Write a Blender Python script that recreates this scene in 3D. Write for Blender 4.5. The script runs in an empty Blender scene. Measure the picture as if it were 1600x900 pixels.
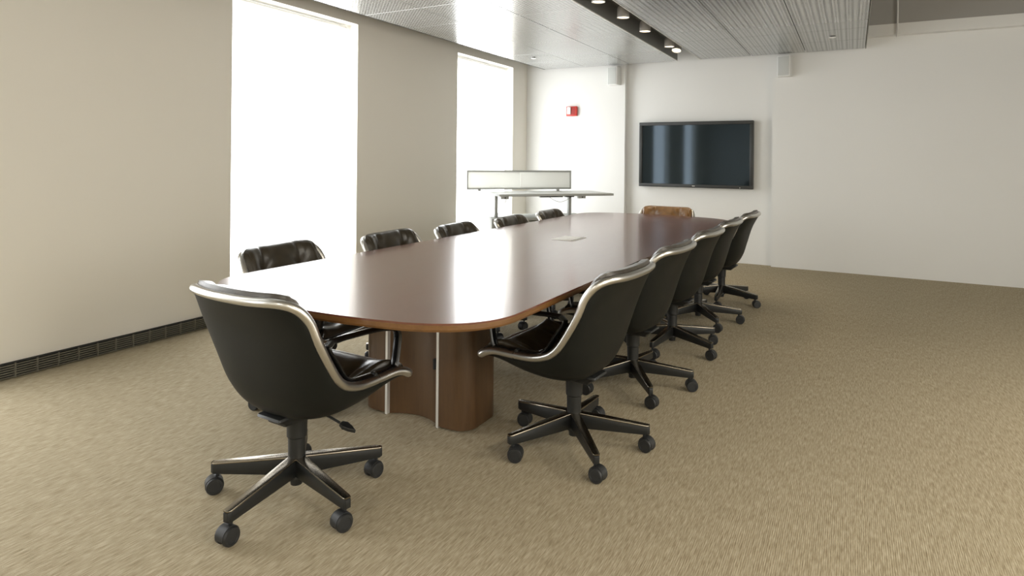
import bpy, bmesh, math, random
import numpy as np
from mathutils import Vector, Matrix
random.seed(7)
SC = bpy.context.scene
COL = SC.collection
PI = math.pi

# ------------------------------------------------------------------ camera
F_PX, H_PX, YAW, ROLL, CAM_Z = 974.15, 248.17, .4997, .0097, 1.30
cd = bpy.data.cameras.new('camera'); cam = bpy.data.objects.new('camera', cd); COL.objects.link(cam)
cd.sensor_width = 36; cd.lens = F_PX / 1600 * 36; cd.shift_y = -(450 - H_PX) / 1600
cd.clip_start = .05; cd.clip_end = 60
_c, _s = math.cos(YAW), math.sin(YAW)
FW = Vector((-_s, _c, 0)); R0 = Vector((_c, _s, 0)); U0 = Vector((0, 0, 1))
RR = math.cos(ROLL) * R0 + math.sin(ROLL) * U0; UU = -math.sin(ROLL) * R0 + math.cos(ROLL) * U0
m = Matrix((RR, UU, -FW)).transposed().to_4x4(); m.translation = (0, 0, CAM_Z)
cam.matrix_world = m
SC.camera = cam

# ------------------------------------------------------------------ world, exposure
w = bpy.data.worlds.new('world'); SC.world = w; w.use_nodes = True
w.node_tree.nodes['Background'].inputs[0].default_value = (.75, .85, 1, 1)
w.node_tree.nodes['Background'].inputs[1].default_value = 1.0
SC.view_settings.view_transform = 'Standard'; SC.view_settings.look = 'None'
SC.view_settings.exposure = 0.5; SC.view_settings.gamma = 1
SC.view_settings.use_curve_mapping = False
SHADE_POWER = 4.2          # radiance of the backlit roller shades in the left wall
ADDED_SHADE_POWER = 3.3        # the same for unseen windows added opposite to brighten the left wall
FILL_LAMP_W = 31                # each added fill lamp in the unseen part of the room

# ------------------------------------------------------------------ materials
def mat(name, col, rough=.5, metal=0., spec=.5, coat=0., coat_rough=.1, emit=None, estr=0., alpha=1., trans=0.):
    M = bpy.data.materials.new(name); M.use_nodes = True
    b = M.node_tree.nodes['Principled BSDF']
    b.inputs['Base Color'].default_value = (*col, 1); b.inputs['Roughness'].default_value = rough
    b.inputs['Metallic'].default_value = metal; b.inputs['Specular IOR Level'].default_value = spec
    b.inputs['Coat Weight'].default_value = coat; b.inputs['Coat Roughness'].default_value = coat_rough
    b.inputs['Transmission Weight'].default_value = trans
    if emit:
        b.inputs['Emission Color'].default_value = (*emit, 1); b.inputs['Emission Strength'].default_value = estr
    return M
class NT:
    def __init__(s, M): s.M = M; s.t = M.node_tree; s.b = s.t.nodes['Principled BSDF']
    def n(s, typ, **kw):
        x = s.t.nodes.new(typ)
        for k, v in kw.items():
            if k.startswith('i_'): x.inputs[k[2:].replace('_', ' ')].default_value = v
            else: setattr(x, k, v)
        return x
    def l(s, a, b): s.t.links.new(a, b)
    def coord(s, scale=(1, 1, 1), which='Object', rot=(0, 0, 0)):
        tc = s.n('ShaderNodeTexCoord'); mp = s.n('ShaderNodeMapping')
        mp.inputs['Scale'].default_value = scale; mp.inputs['Rotation'].default_value = rot
        s.l(tc.outputs[which], mp.inputs['Vector']); return mp.outputs['Vector']
    def noise(s, vec, scale=1., detail=3., rough=.5):
        x = s.n('ShaderNodeTexNoise'); x.inputs['Scale'].default_value = scale; x.inputs['Detail'].default_value = detail
        x.inputs['Roughness'].default_value = rough; s.l(vec, x.inputs['Vector']); return x.outputs['Fac']
    def ramp(s, fac, stops):
        x = s.n('ShaderNodeValToRGB'); e = x.color_ramp.elements
        e[0].position, e[0].color = stops[0][0], (*stops[0][1], 1); e[1].position, e[1].color = stops[-1][0], (*stops[-1][1], 1)
        for p, c in stops[1:-1]:
            k = e.new(p); k.color = (*c, 1)
        s.l(fac, x.inputs['Fac']); return x.outputs['Color']
    def math(s, op, a, b=None):
        x = s.n('ShaderNodeMath', operation=op)
        for i, v in enumerate((a, b)):
            if v is None: continue
            if isinstance(v, (int, float)): x.inputs[i].default_value = v
            else: s.l(v, x.inputs[i])
        return x.outputs[0]
    def bump(s, h, strength=.3, dist=.01):
        x = s.n('ShaderNodeBump'); x.inputs['Strength'].default_value = strength; x.inputs['Distance'].default_value = dist
        s.l(h, x.inputs['Height']); s.l(x.outputs['Normal'], s.b.inputs['Normal'])
    def col(s, c): s.l(c, s.b.inputs['Base Color'])

def wall_paint(name, col):
    M = mat(name, col, .85, spec=.2); t = NT(M); v = t.coord()
    t.bump(t.noise(v, 90, 3), .06, .004)
    f = t.noise(v, .8, 2)
    t.col(t.ramp(f, [(.3, tuple(c * .985 for c in col)), (.7, col)])); return M
M_WALL = wall_paint('wall_paint_white', (.80, .80, .78))
M_WALLW = wall_paint('wall_paint_cream', (.78, .75, .68))
M_SLAB = wall_paint('ceiling_slab_grey', (.40, .39, .37))
M_BEAM = wall_paint('beam_white', (.82, .82, .80))

M_CARPET = mat('carpet', (.4, .35, .25), .95, spec=.1); t = NT(M_CARPET)
tc = t.coord((1, 1, 1)); st = t.coord((270, 20, 60)); st2 = t.coord((100, 8, 30))
n1 = t.noise(st, 1., 2.5, .6); n2 = t.noise(st2, 1., 3, .6); n3 = t.noise(tc, 520, 2, .7)
mix = t.math('ADD', t.math('MULTIPLY', n1, .60), t.math('ADD', t.math('MULTIPLY', n2, .22), t.math('MULTIPLY', n3, .18)))
t.col(t.ramp(mix, [(.38, (.280, .229, .147)), (.5, (.405, .344, .236)), (.62, (.525, .460, .336))]))
sep = t.n('ShaderNodeSeparateXYZ'); t.l(tc, sep.inputs[0])
rib = t.math('SINE', t.math('MULTIPLY', sep.outputs['X'], 2 * PI / .0065))
t.bump(t.math('ADD', t.math('MULTIPLY', rib, .25), t.math('MULTIPLY', n3, 1.2)), .5, .004)

def wood(name, dark, mid, light, rough, coat, rot=(0, 0, 0), scale=(18, 1.3, 18)):
    M = mat(name, mid, rough, coat=coat, coat_rough=.13); t = NT(M)
    v = t.coord(scale, rot=rot); f = t.noise(v, 1., 5, .6); v2 = t.coord((scale[0] * 7, scale[1] * 5, scale[2] * 7), rot=rot); g = t.noise(v2, 1, 2)
    mx = t.math('ADD', t.math('MULTIPLY', f, .75), t.math('MULTIPLY', g, .25))
    t.col(t.ramp(mx, [(.33, dark), (.5, mid), (.68, light)]))
    t.l(t.ramp(g, [(.3, (rough * .96,) * 3), (.7, (rough * 1.04,) * 3)]), t.b.inputs['Roughness']); return M
M_TOP = wood('tabletop_veneer', (.115, .040, .024), (.145, .053, .032), (.175, .067, .041), .26, .5)
M_EDGE = wood('table_edge_wood', (.125, .055, .016), (.16, .073, .021), (.19, .092, .028), .35, .3)
M_PED = wood('pedestal_veneer', (.066, .034, .014), (.086, .045, .019), (.105, .056, .024), .38, .25, scale=(14, 14, 1.4))
M_ALU = mat('satin_aluminium', (.62, .61, .585), .30, 1.)
M_ALU2 = mat('table_strip_aluminium', (.74, .73, .69), .45, .6)
M_SHELL = mat('black_plastic_shell', (.006, .007, .006), .50, spec=.26); t = NT(M_SHELL); t.bump(t.noise(t.coord(), 400, 2), .05, .002)
M_BLACK = mat('black_plastic', (.012, .013, .013), .42)
M_GLOSS = mat('glossy_black_arm', (.005, .005, .005), .24, spec=.5, coat=.2)
M_RUBBER = mat('caster_black', (.016, .017, .018), .5)
M_BRONZE = mat('leg_cap_metal', (.30, .265, .21), .26, 1.)
def leather(name, col):
    M = mat(name, col, .30, spec=.55, coat=.15, coat_rough=.25); t = NT(M); v = t.coord()
    t.bump(t.math('ADD', t.noise(v, 260, 3), t.math('MULTIPLY', t.noise(v, 38, 3), 1.2)), .16, .004)
    f = t.noise(v, 22, 3)
    t.col(t.ramp(f, [(.3, tuple(c * .8 for c in col)), (.7, tuple(c * 1.2 for c in col))])); return M
M_LEATH = leather('dark_olive_leather', (.034, .026, .015))
M_LEATHB = leather('browner_leather_tone', (.19, .095, .028))  # browner tone of the leather, for the far chair's cushions
M_GREYM = mat('grey_metal', (.30, .31, .30), .4, .5)
M_DESKG = mat('desk_grey_metal', (.40, .41, .39), .45, .1)
M_DESKT = mat('desk_top_laminate', (.55, .56, .53), .35)
M_SCREENP = mat('frosted_panel', (.80, .80, .77), .4, spec=.4)
t = NT(M_SCREENP); tl = t.n('ShaderNodeBsdfTranslucent'); tl.inputs['Color'].default_value = (.82, .82, .79, 1); mx = t.n('ShaderNodeMixShader'); mx.inputs[0].default_value = .42
t.l(t.b.outputs[0], mx.inputs[1]); t.l(tl.outputs[0], mx.inputs[2]); t.l(mx.outputs[0], t.t.nodes['Material Output'].inputs[0])
M_BEZEL = mat('tv_bezel', (.035, .037, .036), .38)
M_GLASS = mat('tv_screen_glass', (.009, .014, .016), .05, spec=.45)
M_GLASS.node_tree.nodes['Principled BSDF'].inputs['Specular Tint'].default_value = (.66, .83, 1, 1)
M_RED = mat('alarm_red', (.50, .035, .025), .35)
M_REDD = mat('alarm_dark_red', (.20, .012, .01), .5)
M_WHITE = mat('white_plastic', (.78, .78, .76), .4)
M_GRILLE = mat('speaker_grille', (.50, .51, .49), .7); t = NT(M_GRILLE); t.bump(t.noise(t.coord(), 700, 1), .3, .002)
M_SHADE = mat('roller_shade_fabric', (.85, .85, .85), .9, spec=.1, emit=(.96, .985, 1.), estr=SHADE_POWER)
M_ADDED_SHADE = mat('added_shade_light_opposite', (.85, .85, .85), .9, spec=.1, emit=(1., .97, .90), estr=ADDED_SHADE_POWER)  # emission of the added windows opposite
M_FRAME = mat('window_frame_white', (.80, .80, .79), .5)
M_GLZ = mat('window_glass', (1, 1, 1), .02, trans=1.)
M_LGREY = mat('vent_grille_metal', (.20, .19, .155), .45, .4)
M_DARK = mat('dark_void', (.02, .02, .018), .8)
M_CHAN = mat('lighting_channel_grey', (.20, .20, .19), .55, .3)
M_LAMPG = mat('lamp_lens', (1, .95, .85), .4, emit=(1, .84, .58), estr=1.6)
M_CHROME = mat('lamp_brushed_metal', (.62, .58, .53), .4, .5)
M_CABLE = mat('grey_cable', (.22, .22, .22), .6)

def perforated(name, slots):
    M = mat(name, (.52, .53, .52), .24, .55); t = NT(M); v = t.coord()
    s = t.n('ShaderNodeSeparateXYZ'); t.l(v, s.inputs[0])
    def cell(o, p): return t.math('SUBTRACT', t.math('FRACT', t.math('DIVIDE', o, p)), .5)
    px, py = (.034, .034)
    a, b = cell(s.outputs['X'], px), cell(s.outputs['Y'], py)
    d = t.math('SQRT', t.math('ADD', t.math('MULTIPLY', a, a), t.math('MULTIPLY', b, b)))
    dot = t.math('LESS_THAN', d, .25)
    if slots:
        g = cell(s.outputs['X'], .051)
        lin = t.math('LESS_THAN', t.math('ABSOLUTE', g), .13)
        dot = t.math('MAXIMUM', t.math('MULTIPLY', dot, .75), t.math('MULTIPLY', lin, .55))
    base = (.60, .61, .60) if not slots else (.50, .51, .50)
    t.col(t.ramp(dot, [(0, base), (1, tuple(c * .08 for c in base))])); return M
M_PERF = perforated('perforated_panel', False)
M_SLOT = perforated('slotted_panel', True)

# ------------------------------------------------------------------ mesh helpers
def add_box(bm, a, b, bev=0., seg=1):
    r = bmesh.ops.create_cube(bm, size=1)
    sx, sy, sz = (b[i] - a[i] for i in range(3))
    bmesh.ops.scale(bm, vec=(sx, sy, sz), verts=r['verts'])
    bmesh.ops.translate(bm, vec=[(a[i] + b[i]) / 2 for i in range(3)], verts=r['verts'])
    if bev > 0:
        ed = {e for v in r['verts'] for e in v.link_edges}
        bmesh.ops.bevel(bm, geom=list(ed), offset=bev, segments=seg, affect='EDGES', profile=.5)
def finish(name, me, mt, parent=None, smooth=40):
    me.materials.append(mt)
    if smooth:
        me.polygons.foreach_set('use_smooth', [True] * len(me.polygons)); me.set_sharp_from_angle(angle=math.radians(smooth))
    o = bpy.data.objects.new(name, me); COL.objects.link(o)
    if parent: o.parent = parent
    return o
def from_bm(name, bm, mt, parent=None, smooth=40):
    bmesh.ops.recalc_face_normals(bm, faces=bm.faces[:])
    me = bpy.data.meshes.new(name); bm.to_mesh(me); bm.free(); return finish(name, me, mt, parent, smooth)
def from_vf(name, V, Fc, mt, parent=None, smooth=40):
    bm = bmesh.new(); vs = [bm.verts.new(v) for v in V]
    for f in Fc:
        try: bm.faces.new([vs[i] for i in f])
        except ValueError: pass
    return from_bm(name, bm, mt, parent, smooth)
def box(name, a, b, mt, parent=None, bev=0., seg=2, smooth=40):
    bm = bmesh.new(); add_box(bm, a, b, bev, seg); return from_bm(name, bm, mt, parent, smooth)
def inst(o, name, parent, loc=(0, 0, 0), rz=0.):
    c = bpy.data.objects.new(name, o.data); COL.objects.link(c); c.parent = parent
    c.location = loc; c.rotation_euler = (0, 0, rz); return c
def lathe_vf(prof, n=24, axis='Z', off=(0, 0, 0)):
    V, Fc = [], []
    for r, z in prof:
        for k in range(n):
            a = 2 * PI * k / n; p = (r * math.cos(a), r * math.sin(a), z)
            if axis == 'X': p = (z, p[0], p[1])
            if axis == 'Y': p = (p[0], z, p[1])
            V.append(tuple(p[i] + off[i] for i in range(3)))
    for j in range(len(prof) - 1):
        for k in range(n):
            a, b = j * n + k, j * n + (k + 1) % n; Fc.append((a, b, b + n, a + n))
    Fc.append(tuple(range(n))); Fc.append(tuple(range((len(prof) - 1) * n, len(prof) * n)))
    return V, Fc
def lathe(name, prof, mt, parent=None, n=24, axis='Z', off=(0, 0, 0), smooth=40):
    return from_vf(name, *lathe_vf(prof, n, axis, off), mt, parent, smooth)
def tube_vf(P, ra, rb=None, closed=False, n=10, up=None):
    P = [Vector(p) for p in P]; rb = rb or ra; N = len(P); V, Fc = [], []
    prev = None
    for i in range(N):
        a = P[(i - 1) % N] if (closed or i > 0) else P[i]; b = P[(i + 1) % N] if (closed or i < N - 1) else P[i]
        T = (b - a).normalized()
        if up is not None: X = Vector(up) - T * T.dot(Vector(up)); X.normalize()
        else:
            if prev is None:
                q = Vector((0, 0, 1)) if abs(T.z) < .9 else Vector((1, 0, 0)); X = (q - T * T.dot(q)).normalized()
            else: X = (prev - T * T.dot(prev)).normalized()
        prev = X; Y = T.cross(X)
        for k in range(n):
            an = 2 * PI * k / n; V.append(tuple(P[i] + X * (ra * math.cos(an)) + Y * (rb * math.sin(an))))
    for i in range(N if closed else N - 1):
        for k in range(n):
            a, b = i * n + k, i * n + (k + 1) % n; j = ((i + 1) % N) * n
            Fc.append((a, b, j + (k + 1) % n, j + k))
    if not closed: Fc.append(tuple(range(n))); Fc.append(tuple(range((N - 1) * n, N * n)))
    return V, Fc
def tube(name, P, ra, mt, parent=None, rb=None, closed=False, n=10, up=None, smooth=50):
    return from_vf(name, *tube_vf(P, ra, rb, closed, n, up), mt, parent, smooth)
def cr(P, n=8, closed=False):
    P = np.array(P, float)
    Q = np.vstack([P[-1], P, P[:2]]) if closed else np.vstack([2 * P[0] - P[1], P, 2 * P[-1] - P[-2]])
    out = []
    for i in range(1, len(Q) - 2):
        a, b, c_, d = Q[i - 1:i + 3]
        for t in np.arange(n) / n:
            out.append(.5 * (2 * b + (c_ - a) * t + (2 * a - 5 * b + 4 * c_ - d) * t * t + (-a + 3 * b - 3 * c_ + d) * t ** 3))
    if not closed: out.append(P[-1])
    return np.array(out)
def prism(name, pts, z0, z1, mt, parent=None, bev=0., smooth=30):
    bm = bmesh.new(); lo = [bm.verts.new((x, y, z0)) for x, y in pts]; hi = [bm.verts.new((x, y, z1)) for x, y in pts]; n = len(pts)
    bm.faces.new(lo); bm.faces.new(hi)
    for i in range(n): bm.faces.new((lo[i], lo[(i + 1) % n], hi[(i + 1) % n], hi[i]))
    if bev: bmesh.ops.bevel(bm, geom=[e for e in bm.edges if abs(e.verts[0].co.z - e.verts[1].co.z) < 1e-6], offset=bev, segments=2, affect='EDGES', profile=.5)
    return from_bm(name, bm, mt, parent, smooth)
def tag(o, label, cat, group=None):
    o['label'] = label; o['category'] = cat
    if group: o['group'] = group
    return o
def struct(o, label=None):
    o['kind'] = 'structure'
    if label: o['label'] = label
    return o
def empty(name, loc=(0, 0, 0), rz=0.):
    o = bpy.data.objects.new(name, None); COL.objects.link(o); o.location = loc; o.rotation_euler = (0, 0, rz); o.empty_display_size = .1; return o

# ------------------------------------------------------------------ room shell
XW, YP, YT = -4.28, 8.29, 8.37          # left wall plane, pier plane, TV recess plane
XR, YN, ZS = 3.6, -4.2, 3.25            # right wall, near wall, slab underside
WIN = [(-3.12, -1.70), (.06, 1.48), (3.24, 4.654), (6.42, 7.852)]  # first two are unseen, added for brightness at the seen windows' spacing
ZW0, ZW1 = .10, 2.607
struct(box('floor', (XW - .4, YN - .2, -.12), (XR + .35, YT + .3, 0), M_CARPET), 'beige loop pile carpet with fine lengthwise streaks')
bm = bmesh.new(); ys = [YN - .2] + [v for a in WIN for v in a] + [YT + .3]
for i in range(0, len(ys), 2): add_box(bm, (XW - .35, ys[i], 0), (XW, ys[i + 1], ZS + .1))
for a, b in WIN:
    add_box(bm, (XW - .35, a, 0), (XW, b, ZW0)); add_box(bm, (XW - .35, a, ZW1), (XW, b, ZS + .1))
struct(from_bm('wall_left', bm, M_WALLW, smooth=0), 'cream painted window wall')
struct(box('wall_back_left', (XW - .05, YP, 0), (-2.757, YT + .3, ZS + .1), M_WALL, smooth=0), 'white wall pier with the red alarm')
struct(box('wall_back_centre', (-2.757, YT, 0), (-.872, YT + .3, ZS + .1), M_WALL, smooth=0), 'white wall recess behind the screen')
struct(box('wall_back_right', (-.872, YP, 0), (XR + .2, YT + .3, ZS + .1), M_WALL, smooth=0), 'plain white wall right of the screen')
WIN_ADDED = [(-3.12, -1.70), (.06, 1.48), (3.24, 4.654)]  # unseen openings, added to throw light on the left wall and floor
bm = bmesh.new(); ys = [YN - .2] + [v for a in WIN_ADDED for v in a] + [YP]
for i in range(0, len(ys), 2): add_box(bm, (XR, ys[i], 0), (XR + .35, ys[i + 1], ZS + .1))
for a, b in WIN_ADDED:
    add_box(bm, (XR, a, 0), (XR + .35, b, ZW0)); add_box(bm, (XR, a, ZW1), (XR + .35, b, ZS + .1))
struct(from_bm('wall_right', bm, M_WALL, smooth=0), 'white wall opposite, out of view, with windows added for light')
struct(box('wall_near', (XW - .35, YN - .2, 0), (XR + .2, YN, ZS + .1), M_WALL, smooth=0))
struct(box('ceiling_upper', (XW - .4, YN - .2, ZS), (XR + .35, YT + .3, ZS + .15), M_SLAB, smooth=0), 'grey slab above the hung metal ceiling')
struct(box('trim_1', (.02, YP - .10, 2.735), (XR, YP - .002, 2.86), M_BEAM, smooth=0), 'white bulkhead beam along the top of the right wall')
struct(box('trim_2', (.02, YP - .09, 2.86), (XR, YP - .002, ZS - .001), M_SLAB, smooth=0), 'grey infill above the white beam')

# windows: frame, pane, shade
wnum = 0
def window(a, b, xw, sg, shade_mat, lab):
    """sg = -1: opening in the left wall, +1: in the right wall"""
    global wnum
    wnum += 1
    bm = bmesh.new(); x0, x1 = sorted((xw + sg * .26, xw + sg * .18))
    for (y0, y1, z0, z1) in ((a, a + .06, ZW0, ZW1), (b - .06, b, ZW0, ZW1), (a + .06, b - .06, ZW0, ZW0 + .06), (a + .06, b - .06, ZW1 - .06, ZW1), (a + .06, b - .06, 1.25, 1.30)):
        add_box(bm, (x0, y0, z0), (x1, y1, z1))
    fr = struct(from_bm('window_%d' % wnum, bm, M_FRAME, smooth=0), 'white framed window')
    for z0, z1 in ((ZW0 + .06, 1.25), (1.30, ZW1 - .06)):
        box('pane', (x0 + .03, a + .06, z0), (x0 + .038, b - .06, z1), M_GLZ, fr, smooth=0)
    sh = empty('roller_shade', (xw + sg * .11, (a + b) / 2, ZW1)); hw = (b - a) / 2 - .035
    box('shade_cloth', (-.002, -hw, ZW0 + .02 - ZW1), (.002, hw, -.05), shade_mat, sh, smooth=0)
    lathe('roller', [(.001, -hw), (.022, -hw), (.022, hw), (.001, hw)], M_FRAME, sh, 16, 'Y', (sg * .03, 0, -.035))
    box('hem_bar', (-.008, -hw, ZW0 + .004 - ZW1), (.008, hw, ZW0 + .02 - ZW1), M_FRAME, sh, .003)
    tag(sh, 'white glowing roller shade ' + lab, 'roller shade', 'roller shades in the windows')
for (a, b), lab in zip(WIN, ('in an added, unseen left window far behind the camera', 'in an added, unseen left window beside the camera', 'filling the first window from the camera, behind the leftmost chairs', 'filling the second window from the camera, behind the standing desk')):
    window(a, b, XW, -1, M_SHADE, lab)
for (a, b), lab in zip(WIN_ADDED, ('in an added, unseen right window behind the camera', 'in an added, unseen right window beside the camera', 'in an added, unseen right window ahead of the camera')):
    window(a, b, XR, 1, M_ADDED_SHADE, lab)

# convector grille at the foot of the left wall
gy0, gy1 = YN + .05, YP - .03
g = struct(box('baseboard_left', (XW + .001, gy0, 0.001), (XW + .006, gy1, .094), M_DARK, smooth=0), 'dark slotted metal air grille at the foot of the cream wall')
box('grille_cap', (XW + .006, gy0, .088), (XW + .020, gy1, .094), M_DARK, g, smooth=0)
sl0 = None
for k in range(6):
    z = .006 + k * .0138
    sl0 = box('slat', (XW + .010, gy0, z), (XW + .020, gy1, z + .006), M_LGREY, g, smooth=0)
yy = .9; dv = None
while yy < 5.0:
    if dv is None: dv = box('divider', (XW + .008, -.003, .002), (XW + .0225, .003, .088), M_LGREY, g, smooth=0); dv.location.y = yy
    else: inst(dv, 'divider', g, (0, yy, 0))
    yy += .113

# ------------------------------------------------------------------ hung ceiling
ZC = 2.60; YC = 8.17; YC0 = -2.6; PL = .635
ceil_l = struct(box('ceiling', (-3.93 + .01, YC0, ZC + .022), (-2.02, YC - .01, ZC + .05), M_DARK, smooth=0), 'hung ceiling of perforated metal panels')
ceil_r = struct(box('ceiling.001', (-1.715, YC0, ZC + .022), (.115, YC - .01, ZC + .05), M_DARK, smooth=0), 'hung ceiling of perforated metal panels')
def strips(parent, xs, M):
    for x0, x1 in zip(xs[:-1], xs[1:]):
        wd = (x1 - x0) - .007
        base = None; y = YC
        while y > 3.2:
            if base is None:
                base = box('ceiling_panel', (-wd / 2, -PL / 2 + .0012, 0), (wd / 2, PL / 2 - .0012, .02), M, parent, .0015, 1, 0); o = base
            else: o = inst(base, 'ceiling_panel', parent)
            o.location = ((x0 + x1) / 2, y - PL / 2, ZC); y -= PL
        box('ceiling_panel', (x0 + .0035, YC0, ZC), (x1 - .0035, y - .001, ZC + .02), M, parent, smooth=0)
strips(ceil_l, [-3.93, -3.302, -2.657, -2.02], M_PERF)
strips(ceil_r, [-1.715, -1.108, -.497, .118], M_SLOT)
struct(box('trim_3', (.119, YC0, ZC - .004), (.127, YC, ZC + .07), M_LGREY, smooth=0), 'metal edge of the hung ceiling')
struct(box('trim_4', (-3.938, YC0, ZC - .001), (-3.931, YC, ZC + .07), M_DARK, smooth=0), 'hung ceiling edge strip, coloured dark as the shadow gap beside it')  # dark colour stands for the shadow gap along this edge
# lighting slot between the two ceiling halves
tr = empty('lighting_track', (-1.867, 3.0, ZC))
box('slot_side', (-.152, -2.5, .001), (-.148, 5.17, .19), M_CHAN, tr, smooth=0)
box('slot_side', (.148, -2.5, .024), (.151, 5.17, .19), M_CHAN, tr, smooth=0)
box('slot_top', (-.148, -2.5, .186), (.148, 5.17, .19), M_CHAN, tr, smooth=0)
box('slot_lip', (-.155, -2.5, -.004), (-.146, 5.17, .004), M_ALU2, tr, smooth=0)
box('slot_lip', (.143, -2.5, -.003), (.152, 5.17, .006), M_ALU2, tr, smooth=0)
box('rail', (-.018, -2.5, .150), (.018, 5.05, .185), M_GREYM, tr, .003)
tag(tr, 'dark recessed lighting track slot running down the metal ceiling', 'lighting track')
names = ['cut by the top edge of the photo', 'second along the ceiling slot', 'third along the ceiling slot', 'fourth along the ceiling slot', 'last in the slot, tilted, nearest the back wall']
for k, (y, tilt, x) in enumerate(((4.89, 0, -1.865), (5.53, 0, -1.865), (6.22, 0, -1.865), (7.18, 0, -1.865), (7.47, -.38, -1.855))):
    s = empty('track_spotlight', (x, y, ZC + .012))
    h = lathe('lamp_housing', [(.001, .012), (.050, .012), (.050, 0), (.056, 0), (.056, .075), (.050, .10), (.030, .112), (.008, .114)], M_CHROME, s, 28)
    lathe('lens', [(.001, .004), (.049, .004), (.049, .010), (.001, .010)], M_LAMPG, s, 28)
    tube('trim_ring', [(.0545 * math.cos(a), .0545 * math.sin(a), .001) for a in np.linspace(0, 2 * PI, 28, endpoint=False)], .004, M_ALU, s, closed=True, n=8)
    lathe('stem', [(.008, .10), (.008, .142), (.001, .142)], M_GREYM, s, 12)
    s.rotation_euler = (tilt, 0, 0)
    tag(s, 'brushed metal cylinder spotlight, ' + names[k], 'spotlight', 'spotlights in the ceiling slot')
    ld = bpy.data.lights.new('spot', 'SPOT'); ld.energy = 14; ld.color = (1, .84, .62); ld.spot_size = math.radians(85); ld.spot_blend = .6; ld.shadow_soft_size = .045
    lo = bpy.data.objects.new('spot_light', ld); COL.objects.link(lo); lo.parent = s; lo.location = (0, 0, -.006)
for (x, y, lab) in ((-3.595, 7.14, 'small flat sprinkler disc in the ceiling by the far window'), (-.19, 7.26, 'small flat sprinkler disc in the right hand ceiling panels'), (-3.62, 3.80, 'small sprinkler disc at the top edge above the first window')):
    s = empty('sprinkler_head', (x, y, ZC)); lathe('cover_plate', [(.001, -.014), (.030, -.014), (.034, -.010), (.034, -.007), (.001, -.007)], M_WHITE, s, 20)
    lathe('neck', [(.020, -.008), (.020, .0)], M_DARK, s, 16); tag(s, lab, 'sprinkler', 'sprinkler heads in the ceiling')
# conduit hanging in front of the beam
pp = tube('conduit', [(.43, YP - .13, ZS), (.43, YP - .13, 2.80), (.425, YP - .13, 2.70)], .009, M_WHITE, n=10)
tag(pp, 'thin white conduit hanging in front of the white beam', 'pipe')
# fill lamps out of the frame, added to brighten the room
for (x, y, lab) in ((1.7, .8, 'in the open right hand part beside the camera'), (2.3, 3.0, 'over the open carpet right of the table'), (1.2, -1.4, 'behind and to the right of the camera'), (-1.0, -2.2, 'behind the camera')):
    s = empty('fill_lamp', (x, y, 2.50))
    lathe('fill_lamp_shade', [(.001, .112), (.30, .110), (.30, 0), (.31, 0), (.31, .12), (.001, .125)], M_WHITE, s, 32)
    lathe('cord', [(.006, .12), (.006, (ZS if x > .2 else ZC) - 2.50), (.001, (ZS if x > .2 else ZC) - 2.50)], M_WHITE, s, 10)
    tag(s, 'added round white fill lamp ' + lab, 'pendant lamp', 'added fill lamps out of view')
    ld = bpy.data.lights.new('lamp', 'AREA'); ld.shape = 'DISK'; ld.size = .56; ld.energy = FILL_LAMP_W; ld.color = (1, .92, .78)
    lo = bpy.data.objects.new('fill_lamp_light', ld); COL.objects.link(lo); lo.parent = s; lo.location = (0, 0, .01)

# ------------------------------------------------------------------ conference table
TA = -.0155
tb = empty('conference_table', (-1.79, 4.04, 0), TA)
HW, HL, BOW = .752, 2.245, .14
def outline(d=0.):
    pts = []
    hw, hl = HW - d, HL
    def end(x): return hl - d + BOW * (1 - (x / HW) ** 2)
    rad = .27
    def right_top():
        # from the long edge to the bowed end, rounded
        p = [(hw, 0.), (hw, hl - d - rad + .02)]
        a0 = (hw, hl - d - rad + .02); c1 = (hw, end(hw - .03) - .01); a1 = (hw - rad, end(hw - rad))
        for t in np.linspace(0, 1, 14)[1:]:
            p.append(tuple((1 - t) ** 2 * np.array(a0) + 2 * t * (1 - t) * np.array(c1) + t * t * np.array(a1)))
        for x in np.linspace(hw - rad, 0, 14)[1:]: p.append((x, end(x)))
        return p
    q = right_top()
    q2 = [(-x, y) for x, y in q[::-1]][1:]
    up = q + q2
    dn = [(-x, -y) for x, y in up][1:-1]
    return up + dn
prism('tabletop', outline(.0), .728, .735, M_TOP, tb, .0012)
# edge band below the veneer, undercut
bm = bmesh.new(); A = outline(0); B = outline(.004); Cc = outline(.022); n = len(A)
rings = [[bm.verts.new((x, y, z)) for x, y in P] for P, z in ((A, .728), (A, .712), (B, .704), (Cc, .699))]
for r0, r1 in zip(rings[:-1], rings[1:]):
    for i in range(n): bm.faces.new((r0[i], r0[(i + 1) % n], r1[(i + 1) % n], r1[i]))
bm.faces.new(rings[-1]); bm.faces.new(rings[0])
from_bm('edge_band', bm, M_EDGE, tb, 25)
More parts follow.
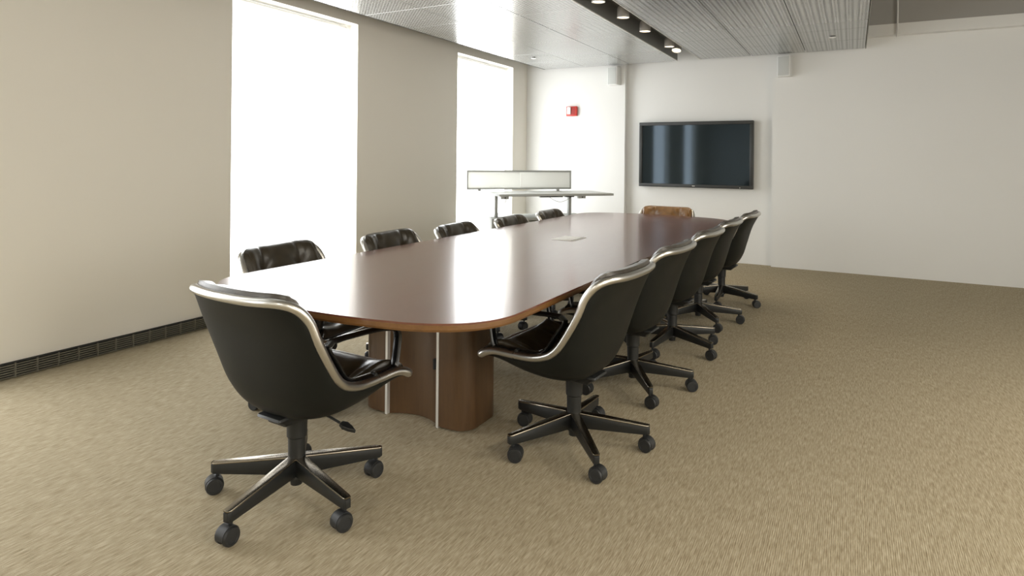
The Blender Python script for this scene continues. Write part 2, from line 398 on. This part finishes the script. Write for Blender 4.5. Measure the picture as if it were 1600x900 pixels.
# power hatch
ph = box('power_hatch', (-.085, -.12, .7352), (.085, .12, .7372), M_ALU2, tb, .001); ph.location = (0.02, .06, 0)
hs = box('hatch_slot', (.064, -.115, .7374), (.070, .115, .7378), M_DARK, ph, smooth=0)
def arcpts(cx, cy, r, a0, a1, n): return [(cx + r * math.cos(a), cy + r * math.sin(a)) for a in np.linspace(a0, a1, n)]
def pedestal(y, sgn, x2=.33, px=-.085):
    # plan: two rounded columns joined by a door panel that curves inwards
    p = empty('pedestal'); p.parent = tb; p.location = (px, y, 0); p.rotation_euler = (0, 0, 0 if sgn < 0 else PI)
    x1, D = .165, .30
    col = [(x1, 0.)] + arcpts(x2 - .085, .085, .085, -PI / 2, 0, 9) + arcpts(x2 - .085, D - .085, .085, 0, PI / 2, 9) + [(x1, D)]
    c1 = prism('column', col, .012, .699, M_PED, p, 0, 30)
    c2 = prism('column', [(-x, yy) for x, yy in col], .012, .699, M_PED, p, 0, 30)
    xs = np.linspace(-.152, .152, 17)
    fr = [(x, .008 + .062 * (1 - (x / .165) ** 2)) for x in xs]; bk = [(x, D - .008 - .05 * (1 - (x / .165) ** 2)) for x in xs[::-1]]
    door = prism('door_panel', fr + bk, .004, .699, M_PED, p, 0, 30)
    box('finger_slot', (.122, .010, .275), (.134, .035, .325), M_DARK, door, smooth=0)
    lathe('lock', [(.001, -.004), (.008, -.004), (.008, .01)], M_DARK, door, 12, 'Y', (-.128, .033, .375))
    for s in (-1, 1): box('metal_strip', (s * .1585 - .0068, -.003, .004), (s * .1585 + .0068, D + .003, .699), M_ALU2, p, smooth=0)
    for s in (-1, 1): lathe('levelling_foot', [(.02, 0), (.02, .013)], M_BLACK, p, 14, off=(s * (x2 - .06), .06, 0))
pedestal(-1.575, -1); pedestal(1.33, 1, .275, .03)
tag(tb, 'long reddish brown conference table with rounded corners and glossy top', 'table')

# ------------------------------------------------------------------ chairs
RIM = np.array([(.2804, -.2246, .8320), (.3005, -.1700, .6757), (.2975, -.1015, .5569), (.2922, -.0545, .5028), (.2848, -.0014, .4736), (.2755, .0695, .4566), (.2725, .1660, .4530), (.2770, .2600, .4530), (.2850, .3300, .4260)])
SPN = np.array([(0, -.3080, .8150), (0, -.2400, .6908), (0, -.1990, .5411), (0, -.1678, .4327), (0, -.1163, .3584), (0, -.0236, .3322), (0, .1015, .3434), (0, .2323, .3885), (0, .3419, .4270)])
NR = 6
RI, SI = cr(RIM, NR), cr(SPN, NR); NROW = len(RI)
AC, TC, TF = .40, 4.0, 2.5
def tspan(ph):
    """rounded corners: the rows shrink towards the sides at the top and at the front"""
    a = min(1., max(0., (abs(ph) - AC) / (1 - AC))); q = 1 - math.sqrt(max(0., 1 - a * a)); return TC * q, NROW - 1 - TF * q
def shell_pt(v, ph):
    """v in 0..1 down the chair, ph -1..1 across"""
    t0, t1 = tspan(ph); t = t0 + (t1 - t0) * v
    i = max(0, min(int(t), NROW - 2)); f = t - i
    r = RI[i] * (1 - f) + RI[i + 1] * f; s = SI[i] * (1 - f) + SI[i + 1] * f
    e = .85
    a = abs(ph) * PI / 2; sx = math.sin(a) ** e; cx = max(math.cos(a), 0) ** e
    return np.array([math.copysign(r[0] * sx, ph), r[1] + (s[1] - r[1]) * cx, r[2] + (s[2] - r[2]) * cx])
FOC = np.array([0, .12, .80])
def shell_n(v, ph):
    ph = max(-.92, min(.92, ph)); v = max(.02, min(.985, v))
    du = shell_pt(v, ph + .01) - shell_pt(v, ph - .01); dv = shell_pt(v + .004, ph) - shell_pt(v - .004, ph)
    n = np.cross(du, dv); n /= np.linalg.norm(n) + 1e-12
    if n @ (FOC - shell_pt(v, ph)) < 0: n = -n
    return n
def closed_grids(name, A, B, mt, parent, smooth=60):
    """A, B: (rows, cols, 3); two skins joined round the border"""
    R, Cn = A.shape[:2]; V = [tuple(p) for p in A.reshape(-1, 3)] + [tuple(p) for p in B.reshape(-1, 3)]; K = R * Cn; Fc = []
    for i in range(R - 1):
        for j in range(Cn - 1):
            q = (i * Cn + j, i * Cn + j + 1, (i + 1) * Cn + j + 1, (i + 1) * Cn + j); Fc.append(q); Fc.append(tuple(K + k for k in q[::-1]))
    bd = [j for j in range(Cn)] + [i * Cn + Cn - 1 for i in range(1, R)] + [(R - 1) * Cn + j for j in range(Cn - 2, -1, -1)] + [i * Cn for i in range(R - 2, 0, -1)]
    for a, b in zip(bd, bd[1:] + bd[:1]): Fc.append((a, b, K + b, K + a))
    return from_vf(name, V, Fc, mt, parent, smooth)
def shell_boundary(inset, off):
    """closed loop round the shell border; inset in ph/t, off along inward normal"""
    k = 1 - inset; v0, v1 = inset * .35, 1 - inset * .5; P = []
    a = np.sin(np.linspace(-1, 1, 49) * PI / 2) * k
    for ph in a: P.append((v0, ph))
    for v in np.linspace(v0, v1, 44)[1:]: P.append((v, k))
    for ph in a[::-1][1:]: P.append((v1, ph))
    for v in np.linspace(v1, v0, 44)[1:-1]: P.append((v, -k))
    return [shell_pt(v, ph) + shell_n(v, ph) * off for v, ph in P]
def cushion(name, t0, t1, mt, parent, buttons, thick, rise=0.):
    RN, CN = 40, 45; A = np.zeros((RN, CN, 3)); B = np.zeros((RN, CN, 3))
    k = .90
    for i, v in enumerate(np.linspace(0, 1, RN)):
        for j, u in enumerate(np.linspace(-1, 1, CN)):
            t = t0 + (t1 - t0) * v; p = shell_pt(t, u * k); n = shell_n(t, u * k)
            pil = max(0, 1 - abs(u) ** 7) ** .5 * max(0, 1 - abs(2 * v - 1) ** 6) ** .5
            h = .010 + thick * pil
            for (bu, bv, up) in buttons:
                du, dv = (u - bu), (v - bv)
                h -= .030 * math.exp(-((du / .13) ** 2 + (dv / .11) ** 2)) * pil
                h -= .012 * math.exp(-(du / .10) ** 2) * math.exp(-(dv / .45) ** 2) * pil
                ang = math.atan2(dv, du * 1.2); rr = math.hypot(du, dv)
                h += .007 * math.cos(ang * 6) * math.exp(-((rr - .16) / .11) ** 2) * pil
            # side bolster crease
            h -= .012 * math.exp(-((abs(u) - .74) / .05) ** 2) * pil
            lift = np.array([0, .010, .026]) * rise * max(0, 1 - v * 5) * max(0, 1 - abs(u) ** 6) ** .5
            A[i, j] = p + n * h + lift; B[i, j] = p + n * .006
    c = closed_grids(name, A, B, mt, parent)
    for (bu, bv, up) in buttons:
        i, j = int(round(bv * (RN - 1))), int(round((bu + 1) / 2 * (CN - 1))); q = A[i, j]
        t = t0 + (t1 - t0) * bv; n = Vector(shell_n(t, bu * k))
        V, Fc = lathe_vf([(.001, .006), (.006, .005), (.010, .002), (.010, -.003)], 10)
        rot = Vector((0, 0, 1)).rotation_difference(n).to_matrix()
        from_vf('button', [tuple(rot @ Vector(x) + Vector(q)) for x in V], Fc, mt, c)
    return c
def chair_proto(lm):
    root = empty('office_chair')
    TS = np.linspace(0, 1, 45); PH = np.sin(np.linspace(-1, 1, 45) * PI / 2)
    # concentrate columns near the rim where the curvature is high
    A = np.array([[shell_pt(t, ph) for ph in PH] for t in TS]); N = np.array([[shell_n(t, ph) for ph in PH] for t in TS])
    closed_grids('shell', A - N * .003, A + N * .006, M_SHELL, root)
    loop = shell_boundary(0, .003)
    rim = tube('rim', loop, .0175, M_ALU, root, rb=.0165, closed=True, n=12)
    for s in (-1, 1):
        p = [shell_pt(t, s * 1.0) + shell_n(t, s * 1.) * .003 for t in (.745, .7485)]
        tube('rim_joint', p, .0180, M_DARK, rim, rb=.0170, n=12)
    cb = cushion('back_cushion', .0, .50, lm, root, [(-.30, .25, 1), (.30, .25, 1), (-.30, .66, 0), (.30, .66, 0)], .054, 1.)
    cs = cushion('seat_cushion', .47, .975, lm, root, [(-.28, .52, 0), (.28, .52, 0)], .075)
    tube('piping', shell_boundary(.05, .020), .0065, M_BLACK, root, closed=True, n=8)
    loopyz = [(-.083, .620), (-.074, .638), (-.05, .647), (.04, .645), (.16, .638), (.25, .622), (.278, .606), (.286, .582), (.280, .53), (.268, .480), (.245, .466), (.145, .468), (.05, .475), (.012, .490), (-.010, .510), (-.045, .565)]
    for s in (-1, 1):
        P = [(s * (.250), y, z) for y, z in cr(loopyz, 5, True)]
        arm = tube('arm', P, .021, M_GLOSS, root, rb=.0095, closed=True, n=12, up=(1, 0, 0))
        for yb in (.02, .14): lathe('arm_bolt', [(.001, .0), (.008, 0), (.008, .022), (.001, .022)], M_BLACK, arm, 12, 'X', (s * .250 + (0 if s > 0 else -.022), yb, .474))
    # mechanism
    bm = bmesh.new(); add_box(bm, (-.065, -.135, .305), (.065, .11, .352), .012, 2)
    for v in bm.verts:
        if v.co.z < .32: v.co.x *= .8; v.co.y = v.co.y * .72 + .0
    from_bm('tilt_mechanism', bm, M_BLACK, root)
    lv = tube('lever', [(.04, .05, .322), (.10, .065, .305), (.145, .080, .285)], .005, M_BLACK, root, n=8)
    prism('paddle', [(-.02, -.010), (0, -.019), (.022, -.012), (.048, .0), (.022, .012), (0, .019), (-.02, .010)], -.007, .007, M_BLACK, lv, .002)
    pd = lv.children[0]; pd.matrix_local = Matrix.Translation((.165, .088, .275)) @ Matrix.Rotation(.35, 4, 'Y') @ Matrix.Rotation(.2, 4, 'Z')
    lathe('tension_knob', [(.012, .10), (.012, .112), (.024, .114), (.026, .120), (.026, .150), (.022, .155), (.001, .155)], M_BLACK, root, 18, 'Y', (0, .0, .322))
    lathe('column', [(.022, .05), (.024, .075), (.036, .078), (.036, .085), (.030, .10), (.032, .165), (.033, .23), (.0375, .235), (.039, .31), (.041, .318), (.001, .318)], M_BLACK, root, 28)
    # five legs and casters
    L0, L1 = .022, .338
    def bar(z_off_t, z_off_b, w0, w1, zt0, zt1, zb0, zb1, lift=0.):
        V = []
        for (r, wd, zt, zb) in ((L0, w0, zt0, zb0), (L1 - .012, w1, zt1, zb1), (L1, w1 * .72, zt1 - .001, zb1 + .004)):
            V += [(r, -wd / 2, zb), (r, wd / 2, zb), (r, wd / 2, zt), (r, -wd / 2, zt)]
        Fc = [(0, 1, 2, 3), (8, 9, 10, 11)]
        for s in (0, 4):
            for k in range(4): Fc.append((s + k, s + (k + 1) % 4, s + 4 + (k + 1) % 4, s + 4 + k))
        return V, Fc
    def bevel_obj(name, V, Fc, mt, parent, bev):
        bm = bmesh.new(); vs = [bm.verts.new(v) for v in V]
        for f in Fc: bm.faces.new([vs[i] for i in f])
        bmesh.ops.recalc_face_normals(bm, faces=bm.faces[:])
        bmesh.ops.bevel(bm, geom=bm.edges[:], offset=bev, segments=2, affect='EDGES', profile=.5)
        return from_bm(name, bm, mt, parent, 35)
    leg = bevel_obj('leg', *bar(0, 0, .040, .027, .150, .110, .088, .074), M_BLACK, root, .0015)
    cap = bevel_obj('leg_cap', *bar(0, 0, .043, .030, .158, .117, .150, .109), M_BRONZE, leg, .0035)
    V, Fc = lathe_vf([(.001, .082), (.007, .082), (.007, .060), (.001, .060)], 12)
    cas = from_vf('caster', V, Fc, M_RUBBER, root)
    off = -.012
    # hood: half shell over the wheel gap, plus two wheels
    hp = [(.0335 * math.cos(a), .0335 * math.sin(a)) for a in np.linspace(-.25, PI + .25, 16)]
    V = []; Fc = []
    for x in (-.0185, .0185):
        V += [(x, off + a, .033 + b) for a, b in hp]
    nn = len(hp); V += [(x, off, .033) for x in (-.0185, .0185)]
    for k in range(nn - 1): Fc += [(k, k + 1, nn + k + 1, nn + k), (k, k + 1, 2 * nn), (nn + k, nn + k + 1, 2 * nn + 1)]
    from_vf('hood', V, Fc, M_RUBBER, cas, 40)
    for s in (-1, 1):
        lathe('wheel', [(.001, .0), (.029, .0), (.0318, .003), (.0318, .014), (.029, .018), (.022, .0185), (.021, .0165), (.001, .0165)] if s > 0 else [(.001, -.0), (.029, -.0), (.0318, -.003), (.0318, -.014), (.029, -.018), (.022, -.0185), (.021, -.0165), (.001, -.0165)], M_RUBBER, cas, 24, 'X', (s * .009, off, .0319))
    rs = [.9, -1.4, 2.4, .3, -2.5]
    legs, cass = [leg], [cas]
    for k in range(1, 5):
        l2 = leg.copy(); COL.objects.link(l2); l2.parent = root; c2 = cap.copy(); COL.objects.link(c2); c2.parent = l2; legs.append(l2)
        w2 = cas.copy(); COL.objects.link(w2); w2.parent = root; cass.append(w2)
        for ch in list(cas.children):
            q = ch.copy(); COL.objects.link(q); q.parent = w2
    return root
CR = .315
def pose_chair(root, loc, facing, base, swivel, drop=0.):
    """facing: world angle of the seat's forward (+y) axis; base: angle of the first leg"""
    root.location = (*loc, 0); root.rotation_euler = (0, 0, facing - PI / 2)
    rel = base - (facing - PI / 2); kl = kc = 0
    for ch in root.children:
        nm = ch.name.split('.')[0]
        if nm not in ('leg', 'caster', 'column'): ch.location = (0, 0, -drop)
        if nm == 'leg': ch.rotation_euler = (0, 0, rel + kl * 2 * PI / 5); kl += 1
        if nm == 'caster':
            a = rel + kc * 2 * PI / 5; ch.location = (CR * math.cos(a), CR * math.sin(a), 0); ch.rotation_euler = (0, 0, swivel[kc] + rel - base); kc += 1
def copy_chair(src):
    r = src.copy(); COL.objects.link(r)
    for ch in src.children:
        c = ch.copy(); COL.objects.link(c); c.parent = r
        for g_ in ch.children:
            d = g_.copy(); COL.objects.link(d); d.parent = c
    return r
proto = chair_proto(M_LEATH)
D = math.radians
CH = [
 ((-1.859, 1.707), 87.8, -12, 'black shell office chair at the near head of the table, nearest the camera'),
 ((-1.101, 2.628), 175.2, 21, 'black shell office chair on the right of the table, first from the camera'),
 ((-1.10, 3.490), 176, 16, 'black shell office chair on the right of the table, second from the camera'),
 ((-1.09, 4.345), 176, 45, 'black shell office chair on the right of the table, third from the camera'),
 ((-1.085, 5.150), 177, 19, 'black shell office chair on the right of the table, fourth from the camera'),
 ((-1.05, 5.980), 177, -16, 'black shell office chair on the right of the table, farthest from the camera'),
 ((-2.60, 2.49), 4, 37, 'dark leather office chair on the window side, nearest, in front of the first window'),
 ((-2.475, 3.29), 3, 10, 'dark leather office chair on the window side, second, right of the first window'),
 ((-2.445, 4.04), 3, 33, 'dark leather office chair on the window side, third, between the two windows'),
 ((-2.39, 4.82), 2, 36, 'dark leather office chair on the window side, fourth, left under the standing desk'),
 ((-2.39, 5.62), 2, 36, 'dark leather office chair on the window side, farthest, right under the standing desk'),
 ((-1.77, 6.55), -90, 18, 'office chair with browner cushions at the far head of the table, below the screen'),
]
chairs = []
for i, (loc, fa, ba, lab) in enumerate(CH):
    o = proto if i == 0 else copy_chair(proto)
    chairs.append(o)
for i, (loc, fa, ba, lab) in enumerate(CH):
    o = chairs[i]
    sw = [random.uniform(-PI, PI) for _ in range(5)]
    if i == 0: sw = [-.25, -.1, .1, -.55, .0]
    if 1 <= i <= 5: sw = [PI / 2 + random.uniform(-.25, .45) for _ in range(5)]
    pose_chair(o, loc, D(fa), D(ba), sw, 0 if i < 6 else (.042 if i < 8 else .052))     # these seats are set lower
    tag(o, lab, 'office chair', 'office chairs around the conference table')
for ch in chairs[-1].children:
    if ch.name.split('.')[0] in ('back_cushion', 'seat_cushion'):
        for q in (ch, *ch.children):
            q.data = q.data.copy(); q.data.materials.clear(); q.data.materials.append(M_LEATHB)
        ch['label'] = 'leather cushion in a browner tone'

# ------------------------------------------------------------------ standing desk in the far left corner
dl = Vector((-3.622, 6.339, 0)); dr = Vector((-2.60, 7.411, 0)); ax = (dr - dl); DL = ax.length; da = math.atan2(ax.y, ax.x)
dk = empty('standing_desk', dl, da)
ZD = .884; DD = .72
box('desktop', (.002, .002, ZD - .024), (DL - .002, DD - .002, ZD), M_DESKT, dk, .002)
box('edge_strip', (-.001, -.001, ZD - .030), (DL, DD, ZD - .003), M_DESKG, dk, .002)
for x in (.03, 1.02):
    box('bracket', (x, .03, ZD - .062), (x + .095, .08, ZD - .028), M_DESKG, dk, .002)
    p = box('post', (x + (-.025 if x < .5 else -.06), .20, .60), (x + (.012 if x < .5 else -.022), .25, ZD - .03), M_DESKG, dk, .003)
    box('foot_plate', (x - .08, .17, .592), (x + .04, .29, .600), M_DESKG, p, .002)
    lathe('bracket_screw', [(.001, 0), (.008, 0), (.008, .004), (.001, .004)], M_DARK, dk, 12, 'Y', (x + .05, .026, ZD - .046))
box('lower_shelf', (-.06, .10, .56), (1.22, .62, .592), M_DESKG, dk, .003)
for x in (-.05, 1.17): box('side_panel', (x, .14, 0.0), (x + .04, .58, .56), M_DESKG, dk, .003)
box('modesty_panel', (-.01, .52, .12), (1.17, .54, .56), M_DESKG, dk, .002)
tag(dk, 'grey height adjustable standing desk set across the far left corner', 'desk')
# screen along its back edge
sp = empty('desk_screen', dl + Matrix.Rotation(da, 3, 'Z') @ Vector((.0, DD - .05, ZD)), da)
S0, S1, z0, z1 = -.235, 1.19, .022, .268
for a, b in (((S0, -.012, z0), (S1, .012, z0 + .020)), ((S0, -.012, z1 - .022), (S1, .012, z1)), ((S0, -.012, z0 + .02), (S0 + .016, .012, z1 - .022)), ((S1 - .018, -.012, z0 + .02), (S1, .012, z1 - .022))):
    box('frame_bar', a, b, M_DESKG, sp, .002)
xm = (S0 + S1) / 2 + .0
box('frosted_pane', (S0 + .016, -.005, z0 + .02), (xm - .002, .005, z1 - .022), M_SCREENP, sp, smooth=0)
box('frosted_pane', (xm + .002, -.005, z0 + .02), (S1 - .018, .005, z1 - .022), M_SCREENP, sp, smooth=0)
for x in (-.07, 1.0):
    box('clamp_foot', (x - .018, -.02, 0), (x + .018, .02, .024), M_DESKG, sp, .003)
tag(sp, 'low grey framed privacy screen with two pale panes on the standing desk', 'desk screen')
def desk_pt(x, y, z): return dl + Matrix.Rotation(da, 3, 'Z') @ Vector((x, y, z))
for k, (x0, x1, yy, lab) in enumerate(((.56, .86, .14, 'long black power strip under the middle of the standing desk'), (.90, 1.02, .16, 'short black power box under the right of the standing desk'))):
    ps = empty('power_strip', desk_pt(x0, yy, ZD - .028), da)
    box('strip_body', (0, 0, -.024), (x1 - x0, .06, 0), M_BLACK, ps, .004)
    for q in range(2): box('socket', (.03 + q * .05, -.002, -.018), (.05 + q * .05, .001, -.006), M_DARK, ps, smooth=0)
    tag(ps, lab, 'power strip')
c1 = tube('cable', [tuple(desk_pt(.68 + .28 * t, .13, ZD - .052 - .055 * math.sin(PI * t))) for t in np.linspace(0, 1, 14)], .003, M_CABLE, n=8)
tag(c1, 'thin dark cable drooping between the two power strips', 'cable')
c2 = tube('cable', [tuple(p) for p in cr([desk_pt(.15, .12, ZD - .03), desk_pt(.11, .13, .78), desk_pt(.06, .15, .70), desk_pt(.01, .17, .60)], 5)], .003, M_CABLE, n=8)
tag(c2, 'thin grey cable slanting down beside the left post of the desk', 'cable')

# ------------------------------------------------------------------ television
tv = empty('television', (-1.818, YT, 1.378))
W2, H2 = .731, .432; y0, y1 = -.095, -.015
for a, b in (((-W2, y0, H2 - .043), (W2, y1, H2)), ((-W2, y0, -H2), (W2, y1, -H2 + .043)), ((-W2, y0, -H2 + .043), (-W2 + .043, y1, H2 - .043)), ((W2 - .043, y0, -H2 + .043), (W2, y1, H2 - .043))):
    box('bezel', a, b, M_BEZEL, tv, .004)
box('screen', (-W2 + .043, y0 + .012, -H2 + .043), (W2 - .043, y1, H2 - .043), M_GLASS, tv, smooth=0)
box('wall_mount', (-.35, y1, -.25), (.35, -.001, .25), M_BLACK, tv, smooth=0)
box('maker_mark', (-.018, y0 - .001, -H2 + .018), (.018, y0, -H2 + .026), M_ALU2, tv, smooth=0)
lathe('power_light', [(.001, -.002), (.006, -.002), (.006, .0), (.001, 0)], M_WHITE, tv, 12, 'Y', (W2 - .155, y0, -H2 + .015))
tag(tv, 'wide black flat screen television mounted on the white wall', 'television')

# fire alarm
fa = empty('fire_alarm', (-3.541, YP, 1.992))
box('housing', (-.082, -.042, -.070), (.082, -.001, .068), M_RED, fa, .006)
st = box('strobe_lens', (-.062, -.066, -.045), (-.004, -.040, .058), M_WHITE, fa, .008)
box('strobe_tube', (-.040, -.068, -.025), (-.030, -.0655, .040), M_ALU, st, smooth=0)
for k in range(6): box('sounder_slot', (.008, -.044, -.045 + k * .017), (.060, -.0415, -.038 + k * .017), M_REDD, fa, smooth=0)
tag(fa, 'red fire alarm with white strobe on the white wall', 'fire alarm')
# loudspeakers
for (x, lab) in ((-2.905, 'small white wall loudspeaker left of the television, near the ceiling'), (-.735, 'small white wall loudspeaker right of the television, near the ceiling')):
    s = empty('wall_speaker', (x, YP, 2.455))
    V = [(-.075, -.001, -.125), (.085, -.001, -.125), (.085, -.001, .125), (-.075, -.001, .125), (-.075, -.10, -.125), (.070, -.13, -.125), (.070, -.13, .125), (-.075, -.10, .125)]
    bm = bmesh.new(); vs = [bm.verts.new(v) for v in V]
    for f in ((0, 1, 2, 3), (4, 5, 6, 7), (0, 1, 5, 4), (1, 2, 6, 5), (2, 3, 7, 6), (3, 0, 4, 7)): bm.faces.new([vs[i] for i in f])
    bmesh.ops.recalc_face_normals(bm, faces=bm.faces[:]); bmesh.ops.bevel(bm, geom=bm.edges[:], offset=.006, segments=2, affect='EDGES', profile=.5)
    from_bm('cabinet', bm, M_WHITE, s)
    gr = box('grille', (-.066, -.006, -.115), (.062, 0, .115), M_GRILLE, s, .003); gr.location = (-.002, -.1155, 0); gr.rotation_euler = (0, 0, -math.atan2(.03, .145))
    tag(s, lab, 'loudspeaker', 'wall loudspeakers beside the television')
